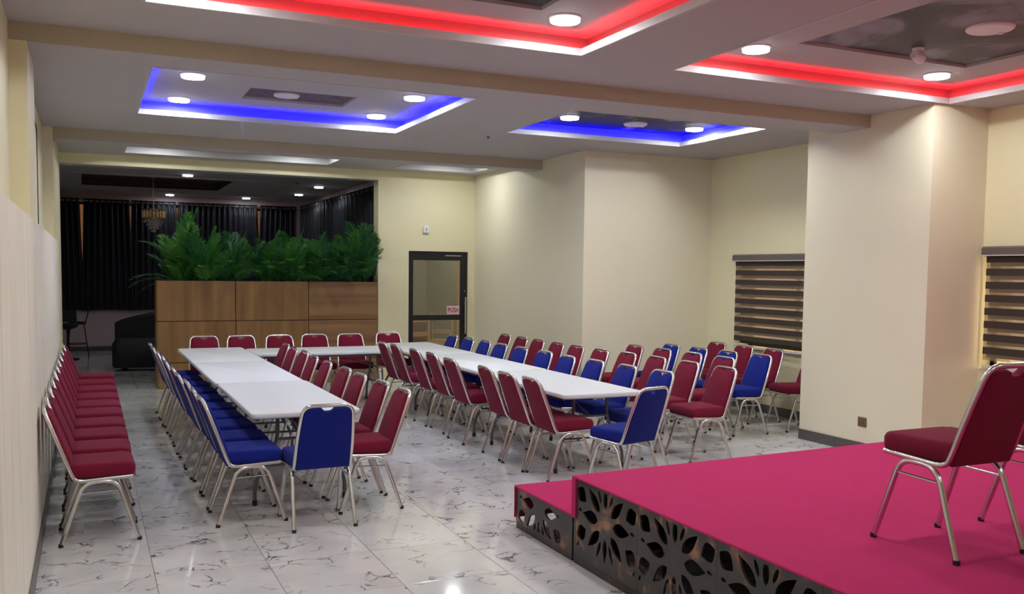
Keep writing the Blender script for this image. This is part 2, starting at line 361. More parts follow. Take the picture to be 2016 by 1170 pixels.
# ---- ceiling with coffers
def sheet(mb, x0, x1, y0, y1, z, holes, th=.02):
    xs = sorted({x0, x1, *[h[0] for h in holes], *[h[1] for h in holes]}); ys = sorted({y0, y1, *[h[2] for h in holes], *[h[3] for h in holes]})
    for a, b in zip(xs, xs[1:]):
        for c, d in zip(ys, ys[1:]):
            if any(h[0] <= a and b <= h[1] and h[2] <= c and d <= h[3] for h in holes): continue
            mb.box(a, b, c, d, z, z+th)
C = dict(redl=(.34, 3.34, 3.45, 6.08), redr=(4.21, 7.26, 3.45, 6.16), bluel=(.50, 3.30, 8.02, 10.47), bluer=(4.41, 6.80, 8.13, 9.78),
         fl=(.50, 3.37, 13.0, 14.12), fr=(4.40, 5.72, 13.0, 14.05))
cl = MB()
sheet(cl, XL-.2, XR1+.2, YN, YB1, ZC, [C['redl'], C['redr']]); sheet(cl, XL-.2, XR2+.2, YB1b, YB2, ZC, [C['bluel'], C['bluer']])
sheet(cl, XL-.2, XPIER+.2, YB2b, YD+.1, ZC, [C['fl'], C['fr']])
LR = (-.07, 2.42, 17.3, 19.6)
sheet(cl, -1.7, 4.7, YD+.2, YL+.1, 3.36, [LR]); sheet(cl, 4.7, 8.3, YD+.2, 18.8, 3.0, [])
cl.box(-2, 8.8, YN-.4, 22.2, 3.86, 3.96)
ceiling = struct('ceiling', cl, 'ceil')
def coffer(key, ledm, topm='ceil', inner=None, innm=None, e=.11, lip=.05, zt=ZC+.155, lw=.025):
    x0, x1, y0, y1 = C[key]; z0 = ZC
    root = link('coffer', None, ceiling)
    m = MB()
    for (a, b, c, d) in ((x0-lw, x0+.003, y0-lw, y1+lw), (x1-.003, x1+lw, y0-lw, y1+lw), (x0+.003, x1-.003, y0-lw, y0+.003), (x0+.003, x1-.003, y1-.003, y1+lw)): m.box(a, b, c, d, z0-.003, z0+lip)
    m.obj('lip', 'lipp', root, 0)
    X0, X1, Y0, Y1 = x0-e, x1+e, y0-e, y1+e; m = MB(); t = .01
    for (a, b, c, d) in ((X0-t, X0, Y0-t, Y1+t), (X1, X1+t, Y0-t, Y1+t), (X0, X1, Y0-t, Y0), (X0, X1, Y1, Y1+t)): m.box(a, b, c, d, z0+.019, zt+.02)
    m.obj('cove_wall', 'cove', root, 0)
    m = MB(); sheet(m, X0, X1, Y0, Y1, zt, [inner] if inner else []); m.obj('coffer_top', topm, root, 0)
    if inner:
        a, b, c, d = inner; m = MB(); zi = zt+.024
        for (p, q, r, s) in ((a-t, a+.003, c-t, d+t), (b-.003, b+t, c-t, d+t), (a+.003, b-.003, c-t, c+.003), (a+.003, b-.003, d-.003, d+t)): m.box(p, q, r, s, zt-.002, zi+.01)
        m.obj('recess_edge', 'ceil', root, 0); MB().box(a, b, c, d, zi, zi+.01).obj('painted_panel', innm, root, 0)
    if ledm:
        g = .055; m = MB()
        for (a, b, c, d) in ((x0-g, x0-g+.012, y0-g, y1+g), (x1+g-.012, x1+g, y0-g, y1+g), (x0-g, x1+g, y0-g, y0-g+.012), (x0-g, x1+g, y1+g-.012, y1+g)): m.box(a, b, c, d, z0+.022, z0+.030)
        m.obj('led_strip', ledm, root, 0)
    return root
coffer('redl', 'ledr', inner=(.75, 2.80, 3.9, 5.66), innm='cl_grey'); coffer('redr', 'ledr', inner=(4.93, 6.72, 3.9, 5.56), innm='cl_grey')
coffer('bluel', 'ledb', inner=(1.47, 2.53, 9.33, 9.95), innm='cl_brown'); coffer('bluer', 'ledb', topm='cl_dark')
coffer('fl', None, topm='cl_dark', e=.08, lip=.085); coffer('fr', None, topm='cl_dark', e=.08, lip=.085)
m = MB(); a, b, c, d = LR
for (p, q, r, s) in ((a-.01, a, c-.01, d+.01), (b, b+.01, c-.01, d+.01), (a, b, c-.01, c), (a, b, d, d+.01)): m.box(p, q, r, s, 3.365, 3.52)
m.obj('recess_edge', 'cl_red', ceiling, 0); MB().box(a, b, c, d, 3.5, 3.51).obj('painted_panel', 'cl_red', ceiling, 0)
m = MB()
for (p, q, r, s) in ((-.5, 3.5, 16.9, 16.94), (-.5, 3.5, 20.3, 20.34), (3.46, 3.5, 16.9, 20.34)): m.box(p, q, r, s, 3.335, 3.362)
m.obj('moulding', 'ceil', ceiling, 0)

# ================================================================== LAMPS
def downlight(x, y, z, label, r=.105, dm='lamp', grp='round ceiling downlights'):
    t = tag(empty('downlight', (x, y, z)), label, 'ceiling light', grp)
    MB().lathe([(r+.010, 0), (r+.010, -.008), (r+.001, -.012), (r+.001, -.003)], 24).obj('trim_ring', 'white', t)
    MB().lathe([(r, -.006), (r, -.028), (r-.004, -.0315)], 24).obj('rim', 'rim', t)
    MB().lathe([(r-.004, -.0317), (r-.006, -.033)], 24).obj('diffuser', dm, t)
    return t
zt = ZC+.155
for x, y, l in ((.90, 8.95, 'lit round downlight at near left corner of left blue coffer'), (.89, 10.25, 'lit round downlight at far left corner of left blue coffer'),
                (3.03, 9.0, 'lit round downlight at near right corner of left blue coffer'), (3.00, 10.25, 'lit round downlight at far right corner of left blue coffer'),
                (4.96, 9.28, 'lit round downlight left of the disc on dark cloud ceiling'), (6.66, 9.28, 'lit round downlight right of the disc on dark cloud ceiling'),
                (4.96, 8.45, 'lit downlight at near left of dark cloud ceiling, hidden by coffer edge'), (6.66, 8.45, 'lit downlight at near right of dark cloud ceiling, hidden by coffer edge'),
                (3.02, 5.74, 'large lit downlight in corner of left red coffer'), (4.72, 5.80, 'lit round downlight at far left corner of right red coffer'), (6.72, 5.84, 'lit round downlight at far right corner of right red coffer'),
                (.65, 5.74, 'lit downlight above the frame edge in left red coffer'), (.65, 3.75, 'lit downlight at near left corner of left red coffer, out of view'),
                (3.02, 3.75, 'lit downlight at near right corner of left red coffer, out of view'), (4.62, 3.7, 'lit downlight at near left corner of right red coffer, out of view'),
                (6.88, 3.7, 'lit downlight at near right corner of right red coffer, out of view'),
                (.95, 13.6, 'lit downlight inside far left coffer, hidden by its lip'), (2.9, 13.6, 'lit downlight inside far coffer near planter, hidden by its lip'),
                (5.22, 13.45, 'lit downlight inside small far coffer near the glass door')):
    downlight(x, y, zt, l)
for x in (1.0, 3.4, 5.8):
    downlight(x, .2, ZC, 'lit downlight behind the viewer, %s over the stage side' % {1.0: 'leftmost', 3.4: 'middle', 5.8: 'rightmost'}[x])
for x, y, l in ((1.55, 16.4, 'lit downlight in dark lounge ceiling above tall fern'), (4.02, 19.4, 'lit downlight in dark lounge ceiling, nearer the curtains of the right pair'), (3.98, 17.4, 'lit downlight in dark lounge ceiling, rightmost one'),
                (1.62, 21.0, 'small lit downlight in lounge ceiling beside hanging chandelier'), (3.2, 21.0, 'tiny lit downlight in lounge ceiling above curtain gap')):
    downlight(x, y, 3.36, l, .085, 'lampdim')
downlight(6.1, 16.2, 3.0, 'added unseen downlight brightening the corridor behind the glass door')  # corridor lamp added out of sight to brighten the view through the door
for x, y, z, l, r in ((1.88, 9.66, zt+.024, 'white round ceiling plate on brown painted panel of left blue coffer', .13), (5.88, 9.36, zt, 'white round ceiling plate on dark cloud ceiling', .14), (5.87, 4.66, zt+.024, 'white round ceiling plate on grey cloud panel of red coffer', .16)):
    t = tag(empty('ceiling_plate', (x, y, z)), l, 'ceiling plate', 'round ceiling plates')
    MB().lathe([(r, 0), (r, -.012), (r*.93, -.022), (.02, -.024)], 32).obj('disc', 'white', t); MB().lathe([(.02, -.022), (.018, -.034), (.006, -.036)], 12, (r*.7, 0, 0)).obj('screw_cap', 'white', t)
t = tag(empty('spotlight', (5.92, 5.33, zt+.024)), 'small white unlit spotlight under grey cloud panel of red coffer', 'spotlight')
MB().lathe([(.045, 0), (.045, -.012), (.03, -.016)], 16).obj('base', 'white', t); MB().tube([(0, 0, -.012), (0, 0, -.05)], .008).obj('stem', 'white', t)
MB().tube([(-.045, 0, -.05), (.045, .01, -.075)], [.035, .045], 14).obj('head', 'white', t)
t = tag(empty('smoke_sensor', (4.36, 10.2, ZC)), 'tiny dark sensor on ceiling between the blue coffers', 'sensor')
MB().lathe([(.02, 0), (.018, -.01), (.008, -.025)], 12).obj('cap', 'legm', t)

# ================================================================== BLINDS
def blind(x, y0, y1, ztop, zbot, label, p=.125, ph=0):
    t = tag(empty('zebra_blind', (x, y0, zbot)), label, 'window blind', 'zebra blinds'); L = y1-y0; Hh = ztop-zbot
    hr = MB().prism([(-.085, 0), (-.02, -.012), (0, 0), (0, .085), (-.06, .085), (-.085, .07)], [(-.03, 0), (L+.03, 0)], lambda a, b, c: (a, c, Hh+b)).obj('headrail', 'rail', t, 0)
    MB().box(-.088, -.080, -.03, L+.03, Hh-.006, Hh+.004).obj('trim', 'raille', hr, 0)
    n = int(Hh/p); d = .068
    dm = MB().box(-.047, -.045, 0, L, 0, d).mesh('dark_band', 'blindd', 0)
    sm = MB().box(-.0465, -.0455, .004, L-.004, 0, p-d).mesh('sheer_band', 'sheer', 0)
    db = MB().box(.008, .010, 0, L, 0, d).mesh('rear_dark_band', 'blindd', 0)
    sb = MB().box(.0085, .0095, .004, L-.004, 0, p-d).mesh('rear_sheer_band', 'sheer', 0)
    for k in range(n+1):
        z = Hh-d-k*p
        if z < .01: break
        o = link('dark_band', dm, t); o.location.z = z
        if z-p+d > .02: o = link('sheer_band', sm, t); o.location.z = z-(p-d)
        if z-.05 > .02:
            o = link('rear_dark_band', db, t); o.location.z = z-.036
            o = link('rear_sheer_band', sb, t); o.location.z = z-.036+d
    br = MB().box(-.055, -.005, 0, L, -.02, .008).obj('bottom_rail', 'raille', t, 0)
    return t
blind(XR2, 8.05, 10.06, 1.98, .84, 'brown striped zebra blind on window left of the pillar')
blind(XR1, 3.7, 6.12, 2.01, .95, 'brown striped zebra blind right of the pillar, behind stage chair')

# ================================================================== DOOR
dr = tag(empty('glass_door', (DX0, YD+.03, 0)), 'dark framed glass door with a PUSH sticker beside planter wall', 'door'); W_ = DX1-DX0
f = MB()
for (a, b, c, d_) in ((0, .09, 0, DZ), (W_-.12, W_, 0, DZ), (.09, W_-.12, DZ-.15, DZ), (.09, W_-.12, .97, 1.06), (.09, W_-.12, 0, .14)): f.box(a+.002, b-.002, 0, .05, c+.002, d_-.002)
f.obj('frame', 'alu', dr, 0)
MB().box(.09, W_-.12, .02, .028, 1.06, DZ-.15).obj('pane', 'glass', dr, 0); MB().box(.09, W_-.12, .02, .028, .14, .97).obj('pane', 'glass', dr, 0)
hd = MB().tube([(W_-.05, -.06, .74), (W_-.05, -.06, 1.36)], .014, 10).obj('pull_handle', 'steel', dr)
MB().tube([(W_-.05, 0, .85), (W_-.05, -.06, .85)], .008).tube([(W_-.05, 0, 1.25), (W_-.05, -.06, 1.25)], .008).obj('mount', 'steel', hd)
MB().lathe([(.012, 0), (.012, .006), (.008, .01)], 12).obj('lock', 'steel', dr).matrix_local = Matrix.Translation((W_-.05, -.001, 1.46)) @ Matrix.Rotation(pi/2, 4, 'X')
MB().box(.65, .93, -.012, 0, DZ-.075, DZ-.06).obj('closer_arm', 'steel', dr, 0)
MB().box(W_-.36, W_-.14, -.002, .019, 1.07, 1.21).obj('push_sticker', 'pinks', dr, 0)['label'] = 'pale pink PUSH sticker'
def text_mesh(txt, size, ext, m, sx=1):
    c = D.curves.new('lettering', 'FONT'); c.body = txt; c.size = size; c.extrude = ext; c.align_x = 'CENTER'; c.align_y = 'CENTER'; c.offset = .0025; c.space_character = 1.1
    o = D.objects.new('tmp', c); COL.objects.link(o); dg = bpy.context.evaluated_depsgraph_get()
    me = D.meshes.new_from_object(o.evaluated_get(dg)); D.objects.remove(o); me.materials.clear(); me.materials.append(M[m]); return me
tx = link('lettering', text_mesh('PUSH', .105, .001, 'mag'), dr)
tx.matrix_local = Matrix.Translation((W_-.25, -.004, 1.135)) @ Matrix.Rotation(pi/2, 4, 'X') @ Matrix.Diagonal((.72, 1.05, 1, 1))
# things seen behind the glass
def far_chair(x, y, rz, label):
    t = tag(empty('wooden_chair', (x, y, 0), rz), label, 'chair', 'pale chairs beyond the glass door')
    for a, b in ((-.2, -.2), (.2, -.2), (-.2, .2), (.2, .2)): MB().box(a-.022, a+.022, b-.022, b+.022, 0, 1.0 if b > 0 else .45).obj('leg', 'peach', t, 0)
    MB().box(-.23, .23, -.23, .23, .45, .5, .01).obj('seat', 'peach', t); MB().box(-.178, .178, .19, .22, .6, .68).obj('back_rail', 'peach', t, 0); MB().box(-.178, .178, .19, .22, .86, .97).obj('back_rail', 'peach', t, 0)
far_chair(5.55, 15.75, .3, 'pale wooden chair behind left part of the door glass'); far_chair(6.05, 16.35, -.5, 'pale wooden chair behind right part of the door glass')
t = tag(empty('side_cabinet', (5.50, 16.5, 0)), 'low brown cabinet seen through lower door glass', 'cabinet'); MB().box(-.35, .35, -.2, .2, .06, .84, .006).obj('body', 'brownbox', t); MB().box(-.37, .37, -.22, .22, .84, .87, .004).obj('top', 'brownbox', t); MB().box(-.3, .3, -.16, .16, 0, .06).obj('plinth', 'dark', t, 0)
t = tag(MB().box(-.02, .02, -.02, .02, 0, 3.0).obj('corner_strip', 'peach', None, 0), 'thin pale upright strip seen through the glass door', 'strip'); t.location = (6.1, 15.6, 0)
# white box above the door, socket on the pillar
t = tag(empty('wall_box', (5.09, YD, 2.42)), 'small white square box on cream wall above the door', 'wall box'); MB().prism([(-.05, 0), (.05, 0), (.05, .11), (-.05, .11)], [(0, 0), (.035, 0), (.042, .008)], lambda a, b, c: (a, -c, b), .012).obj('housing', 'white', t); MB().box(-.006, .006, -.046, -.042, .035, .075).obj('indicator', 'legm', t, 0)
t = tag(empty('wall_socket', (XPIL, 6.925, .27)), 'brown square wall socket low on the pillar', 'socket'); MB().prism([(-.055, 0), (.055, 0), (.055, .1), (-.055, .1)], [(0, 0), (.008, 0), (.012, .004)], lambda a, b, c: (-c, a, b), .008).obj('plate', 'brownp', t)
for a in (-.02, .02): MB().box(-.0135, -.012, a-.012, a+.012, .03, .07).obj('rocker', 'rail', t, 0)

# ================================================================== PLANTER + PALMS
PX0, PX1, PY0, PZ = .93, 4.272, YD-.02, 1.61
t = tag(empty('planter_wall', (PX0, PY0, 0)), 'tall brown laminate planter divider below the palms', 'planter'); PW = PX1-PX0
MB().box(0, .03, .012, .47, 0, PZ-.004).box(PW-.03, PW, .012, .47, 0, PZ-.004).box(0, PW, .45, .47, 0, PZ-.004).box(0.03, PW-.03, .012, .02, 0, PZ-.004).obj('carcass', 'seam', t, 0)
xs = [0, 1.11, 2.22, PW]; zs = [0.0, .38, 1.0, PZ]
for i in range(3):
    for j in range(3):
        MB().box(xs[i]+.006, xs[i+1]-.006, 0, .014, zs[j]+.006, zs[j+1]-.006, .002).obj('panel', 'woodh' if i == 2 else 'wood', t, 0)
for j in range(3): MB().box(-.012, .002, .004, .466, zs[j]+.006, zs[j+1]-.006, .002).obj('side_panel', 'wood', t, 0)
MB().box(.03, PW-.03, .02, .45, 1.40, 1.47).obj('soil', 'soil', t, 0)
def frond(L, bend, n, lw, ll, seed, up_=.9):
    rnd = random.Random(seed); mb = MB(); pts = []
    for i in range(9):
        u = i/8; a = bend*u**1.5; pts.append(Vector((L*u*sin(a*.6), 0, L*u*cos(a*.75))))
    mb.tube(pts, [.006*(1-.8*i/8) for i in range(9)], 4)
    for i in range(n):
        u = .16+.84*(i+.5)/n; k = u*8; a = int(min(7, k)); p = pts[a].lerp(pts[a+1], k-a); tg = (pts[a+1]-pts[a]).normalized()
        ln = ll*(sin(pi*min(1, .12+u*.88))**.6)*rnd.uniform(.85, 1.1)+.02
        for s in (-1, 1):
            side = Vector((0, s, 0)); d = (side*rnd.uniform(.6, .8)+tg*up_*rnd.uniform(.7, 1.0)+Vector((rnd.uniform(-.15, .15), 0, rnd.uniform(-.1, .05)))).normalized()
            w = tg.cross(d).cross(d).normalized()*lw
            q = p+d*ln*.45; e = p+d*ln+Vector((0, 0, -.02*ln))
            mb.add([p, q+w, e, q-w], [(0, 1, 2, 3)])
    return mb
FR = []
for i in range(5):
    for mm in ('leaf', 'leafd'):
        FR.append(frond(1.0, (.2, .45, .65, .3, .9)[i], 46, .0085, .23, i).mesh('frond', mm, 0))
PL = [(1.30, .74, 36, 'tall bushy green palm, leftmost in the planter'), (1.62, .88, 32, 'rounded bright green palm, second from left in planter'),
      (2.08, .84, 30, 'dark green palm, third from left in planter'), (2.58, .88, 30, 'green palm at the middle of planter, fourth from left'),
      (2.95, .88, 30, 'green palm, fourth from right in planter'), (3.34, .88, 30, 'green palm, third from right in planter'),
      (3.72, .90, 30, 'dark green palm, second from right in planter'), (4.03, 1.06, 30, 'tall feathery palm at right end of planter, over the cream wall')]
for x, h, n, lab in PL:
    t = tag(empty('palm_plant', (x, YD+.19+random.uniform(-.04, .06), 1.465)), lab, 'plant', 'palms in the planter')
    MB().lathe([(.05, 0), (.06, .06), (.03, .12)], 10).obj('stem', 'leafd', t)
    first = x < 1.4; last = x > 4
    for k in range(n):
        a = 2*pi*k*.618+random.uniform(-.3, .3); lean = .05+(.6 if first else .75)*(k/n)**1.1*random.uniform(.7, 1.1)
        if last and cos(a) > .15 and lean > .15: a = -pi/2+random.uniform(-.2, .55); lean = min(lean, .6)
        bright = random.random() < (.7 if (first or x < 1.7 or abs(x-2.7) < .3) else .35)
        o = link('frond', FR[(k % 5)*2+(0 if bright else 1)], t)
        s = h*random.uniform(.85, 1.1)*(1.0+(.30 if first and lean < .2 else 0))*(1-.30*(k/n))
        if last and cos(a) > 0: lean *= .75
        o.matrix_local = Matrix.Translation((random.uniform(-.13, .13)*min(1, k/6), random.uniform(-.06, .06), .05)) @ Matrix.Rotation(a, 4, 'Z') @ Matrix.Rotation(lean, 4, 'Y') @ Matrix.Rotation(random.uniform(-.5, .5), 4, 'Z') @ Matrix.Diagonal((s, s, s, 1))
    if first:
        for a, lean, s in ((0, .03, 1.18), (2, .08, 1.12), (4.4, .09, 1.08), (1, .16, 1.02), (5.2, .20, .98), (2.6, .14, .98)):
            o = link('frond', FR[0 if lean < .15 else 6], t); o.matrix_local = Matrix.Translation((.03, 0, .05)) @ Matrix.Rotation(a, 4, 'Z') @ Matrix.Rotation(lean, 4, 'Y') @ Matrix.Rotation(a*1.7, 4, 'Z') @ Matrix.Diagonal((s, s, s, 1))
        for a, lean, s in ((2.9, 1.35, .80), (3.3, 1.2, .78), (3.05, 1.5, .66)):
            o = link('frond', FR[5], t); o.matrix_local = Matrix.Translation((0, -.05, .10)) @ Matrix.Rotation(a, 4, 'Z') @ Matrix.Rotation(lean-.10, 4, 'Y') @ Matrix.Diagonal((s, s, s, 1))

# ================================================================== LOUNGE
def curtain(pts_top, pts_bot, z0, z1, label, amp=.035, per=.11, loc=None):
    """wavy cloth between a top edge and a bottom edge, each ((x,y),(x,y))"""
    A, B = [Vector(p) for p in pts_top]; Cc, E_ = [Vector(p) for p in pts_bot]
    L = (B-A).length; n = max(12, int(L/per*8)); nz = 8; nrm = Vector((-(B-A).y, (B-A).x)).normalized(); vs_, fs = [], []
    ph = random.uniform(0, 6); base = Vector(((A.x+B.x)/2, (A.y+B.y)/2, z0))
    for j in range(nz+1):
        v = j/nz
        for i in range(n+1):
            u = i/n; p = A.lerp(B, u).lerp(Cc.lerp(E_, u), 1-v)
            w = amp*(.6+.4*v)*(sin(2*pi*u*L/per+ph)+.35*sin(2*pi*u*L/per*.37+ph*2+v))
            q = p+nrm*w; vs_.append((q.x-base.x, q.y-base.y, z0+(z1-z0)*v-base.z+(.012*sin(u*L*5+ph) if j == 0 else 0)))
    for j in range(nz):
        for i in range(n): a = j*(n+1)+i; fs.append((a, a+1, a+n+2, a+n+1))
    t = tag(empty('curtain', base), label, 'curtain', 'navy lounge curtains')
    me = D.meshes.new('cloth'); me.from_pydata(vs_, [], fs); me.materials.append(M['curtain']); me.shade_smooth()
    o = link('cloth', me, t); sd = o.modifiers.new('thickness', 'SOLIDIFY'); sd.thickness = .004
    gm = MB(); 
    k = int(L/per)
    for i in range(k):
        p = A.lerp(B, (i+.5)/k)
        MB().tube([(p.x-base.x+.016*cos(a_)*0, p.y-base.y+.022*cos(a_), z1-base.z-.05+.022*sin(a_)) if abs(nrm.x) < .5 else (p.x-base.x+.022*cos(a_), p.y-base.y, z1-base.z-.05+.022*sin(a_)) for a_ in [2*pi*q/10 for q in range(10)]], .005, 4, True).obj('grommet', 'steel', t)
    return t
YC = YL-.16; CT, CB = 3.22, .87
tops = [(-1.2, -.13), (-.05, .83), (.87, 1.765), (1.82, 3.495), (3.56, 4.36)]
bots = [(-1.2, -.06), (-.12, .895), (.805, 1.90), (1.68, 3.60), (3.46, 4.36)]
names = ['navy curtain at far left, left of widest light gap', 'navy curtain between the two left light gaps', 'navy curtain behind chandelier and tall palm', 'wide navy curtain at the middle of the lounge window', 'navy curtain beside the lounge corner, right of last gap']
for (a, b), (c, d), l in zip(tops, bots, names): curtain(((a, YC), (b, YC)), ((c, YC), (d, YC)), CB, CT, l)
curtain(((4.44, 21.2), (4.44, 18.3)), ((4.44, 21.2), (4.44, 18.2)), CB, CT, 'navy curtain on lounge side wall near the corner')
curtain(((4.44, 18.28), (4.44, 15.0)), ((4.44, 18.25), (4.44, 15.0)), CB, CT, 'navy curtain on lounge side wall next to planter end')
t = tag(MB().tube([(-1.4, YC, CT-.05), (4.40, YC, CT-.05)], .014).obj('curtain_rod', 'steel'), 'thin steel rod carrying the back lounge curtains', 'curtain rod')
t = tag(MB().tube([(4.44, 21.3, CT-.05), (4.44, 14.9, CT-.05)], .014).obj('curtain_rod', 'steel'), 'thin steel rod carrying the side lounge curtains', 'curtain rod')
# chandelier
cx, cy = 1.13, 18.4
t = tag(empty('chandelier', (cx, cy, 3.5)), 'gold and crystal tiered chandelier hanging in dark lounge', 'chandelier')
MB().lathe([(.06, 0), (.05, -.04), (.02, -.06)], 16).obj('ceiling_rose', 'gold', t); MB().tube([(0, 0, -.05), (0, 0, -.62)], .008, 6).obj('chain', 'gold', t)
MB().tube([(.20*cos(a), .20*sin(a), -.64) for a in [2*pi*k/24 for k in range(24)]], .012, 6, True).tube([(.19*cos(a), .19*sin(a), -.80) for a in [2*pi*k/24 for k in range(24)]], .012, 6, True).tube([(-.2, 0, -.64), (.2, 0, -.64)], .006).tube([(0, -.2, -.64), (0, .2, -.64)], .006).obj('ring_frame', 'gold', t)
rod = MB().prism([(-.012, -.012), (.012, -.012), (.012, .012), (-.012, .012)], [(-.79, .006), (-.78, 0), (-.66, 0), (-.65, .006)]).mesh('crystal_rod', 'gold', 0)
for k in range(20): o = link('crystal_rod', rod, t); o.location = (.195*cos(2*pi*k/20), .195*sin(2*pi*k/20), 0)
drop = MB().lathe([(.002, -.035), (.016, -.015), (.010, .012), (.002, .03)], 6).mesh('crystal_drop', 'crystal', 0)
for rr, zz, nn in ((.16, -.85, 14), (.12, -.91, 11), (.08, -.97, 8), (.03, -1.02, 4)):
    for k in range(nn): o = link('crystal_drop', drop, t); o.location = (rr*cos(2*pi*k/nn), rr*sin(2*pi*k/nn), zz)
MB().lathe([(.15, -.81), (.10, -.90), (.05, -.98), (.01, -1.0)], 12).obj('inner_basket', 'crystal', t)
# sofa
t = tag(empty('armchair', (1.05, 17.6, 0)), 'black upholstered tub armchair behind left end of planter', 'armchair')
MB().prism([(-.70, -.5), (.8, -.62), (.8, .5), (-.62, .5)], [(.06, .02), (.10, 0), (.46, 0), (.55, .05), (.56, .1)], None, .14, 6).obj('seat', 'black', t)
bk = MB(); n = 14; o_ = []
for i in range(n+1):
    u = i/n; bk.v += [(-.62+1.42*u, .18+.1*u, .4), (-.62+1.42*u, .16+.1*u, .76+.20*min(1, u*2.0)**.7), (-.62+1.42*u, .34+.1*u, .80+.20*min(1, u*2.0)**.7), (-.62+1.42*u, .5, .76+.20*min(1, u*2.0)**.7), (-.62+1.42*u, .5, .1)]
for i in range(n):
    for k in range(4): bk.f.append((i*5+k, i*5+k+1, i*5+k+6, i*5+k+5)); bk.m.append(0)
bk.f += [(4, 3, 2, 1, 0), tuple(n*5+k for k in range(5))]; bk.m += [0, 0]
bk.obj('backrest', 'black', t, 60)
for a, b in ((-.5, -.35), (.6, -.4), (-.45, .35), (.6, .35)): MB().lathe([(.03, 0), (.035, .07)], 10, (a, b, 0)).obj('foot', 'black', t)
# bar stools
t = tag(empty('bar_stool', (-.36, 19.6, 0)), 'black pedestal bar stool half hidden by left wall', 'bar stool')
MB().lathe([(.20, 0), (.20, .02), (.05, .04), (.03, .06)], 20).obj('base', 'black', t); MB().tube([(0, 0, .04), (0, 0, .60)], .026, 10).obj('pole', 'black', t)
MB().lathe([(.05, .58), (.17, .63), (.19, .67), (.17, .70), (.05, .705)], 20).obj('seat', 'black', t); MB().prism([(-.16, .1), (.16, .1), (.16, .14), (-.16, .14)], [(.72, 0), (.95, .01)]).obj('backrest', 'black', t)
t = tag(empty('bar_chair', (-.20, 20.2, 0)), 'thin black wire bar stool with slender legs near the curtains', 'bar stool')
for a, b in ((-.2, -.2), (.2, -.2), (-.2, .2), (.2, .2)): MB().tube([(a, b, 0), (a*.6, b*.6, .66)], .009, 6).obj('leg', 'black', t)
MB().lathe([(.15, .65), (.17, .68), (.15, .70)], 16).obj('seat', 'black', t); MB().tube([(.17*cos(a), .17*sin(a), .26) for a in [2*pi*k/16 for k in range(16)]], .008, 6, True).obj('foot_ring', 'black', t)
MB().tube(fillet([(.15, -.12, .68), (.22, -.12, .98), (.22, .12, .98), (.15, .12, .68)], .06), .009, 6).obj('backrest', 'black', t)

# ================================================================== STAGE
SX, SY0, SZ, PTH = 2.72, YN+.1, .545, .012
def sback(x): return 4.95+.055*(x-SX)
t = tag(empty('stage', (SX, 4.95, 0)), 'low stage with magenta carpet and carved flower side panels', 'stage')
stg = t
def quad_slab(z0, z1, ins=0):
    return MB().prism([(0+ins, SY0-4.95), (XR1-SX-.02, SY0-4.95), (XR1-SX-.02, sback(XR1)-4.95-ins), (0+ins, -ins)], [(z0, 0), (z1, 0)])
quad_slab(SZ-.035, SZ-.008, .004).obj('deck', 'dark', t, 0)
cp = MB().prism([(-.010, SY0-4.95), (XR1-SX-.02, SY0-4.95), (XR1-SX-.02, sback(XR1)-4.95+.008), (-.010, .010)], [(SZ-.012, 0), (SZ-.004, -.0), (SZ, .006)])
cp.obj('carpet', 'carpet', t)
MB().prism([(.016, .001), (XR1-SX-.02, sback(XR1)-4.95), (XR1-SX-.02, sback(XR1)-4.95+.010), (.016, .011)], [(.01, 0), (SZ-.010, 0)]).obj('carpet_skirt', 'carpet', t, 0)
MB().prism([(.02, -.022), (XR1-SX-.03, sback(XR1)-4.95-.022), (XR1-SX-.03, sback(XR1)-4.95-.002), (.02, -.002)], [(0, 0), (SZ-.036, 0)]).obj('dark_backing', 'dark', t, 0)  # dark backing added inside so the carved holes read black
MB().box(-.011, .018, -.035, .011, .285, SZ-.008).obj('carpet_fold', 'carpet', t, 0)
bm = MB()
for k in range(8): bm.box(.3, XR1-SX-.1, -.5-k*.9, -.44-k*.9, SZ-.13, SZ-.036)
for xx in (.32, 2.2, 4.3):
    for k in range(4): bm.box(xx, xx+.07, -.58-k*1.8, -.51-k*1.8, 0, SZ-.13)
bm.obj('timber_frame', 'dark', t, 0)
def petal(cu, cv, ang, r0, r1, w, n=7, skew=0):
    L = []; R_ = []
    for i in range(n+1):
        u = i/n; r = r0+(r1-r0)*u; k = w*sin(pi*u**(.75+skew))**1.0
        L.append((r, k)); R_.append((r, -k))
    pts = L+R_[-2:0:-1]; c, s = cos(ang), sin(ang)
    return [(cu+a*c-b*s, cv+a*s+b*c) for a, b in pts]
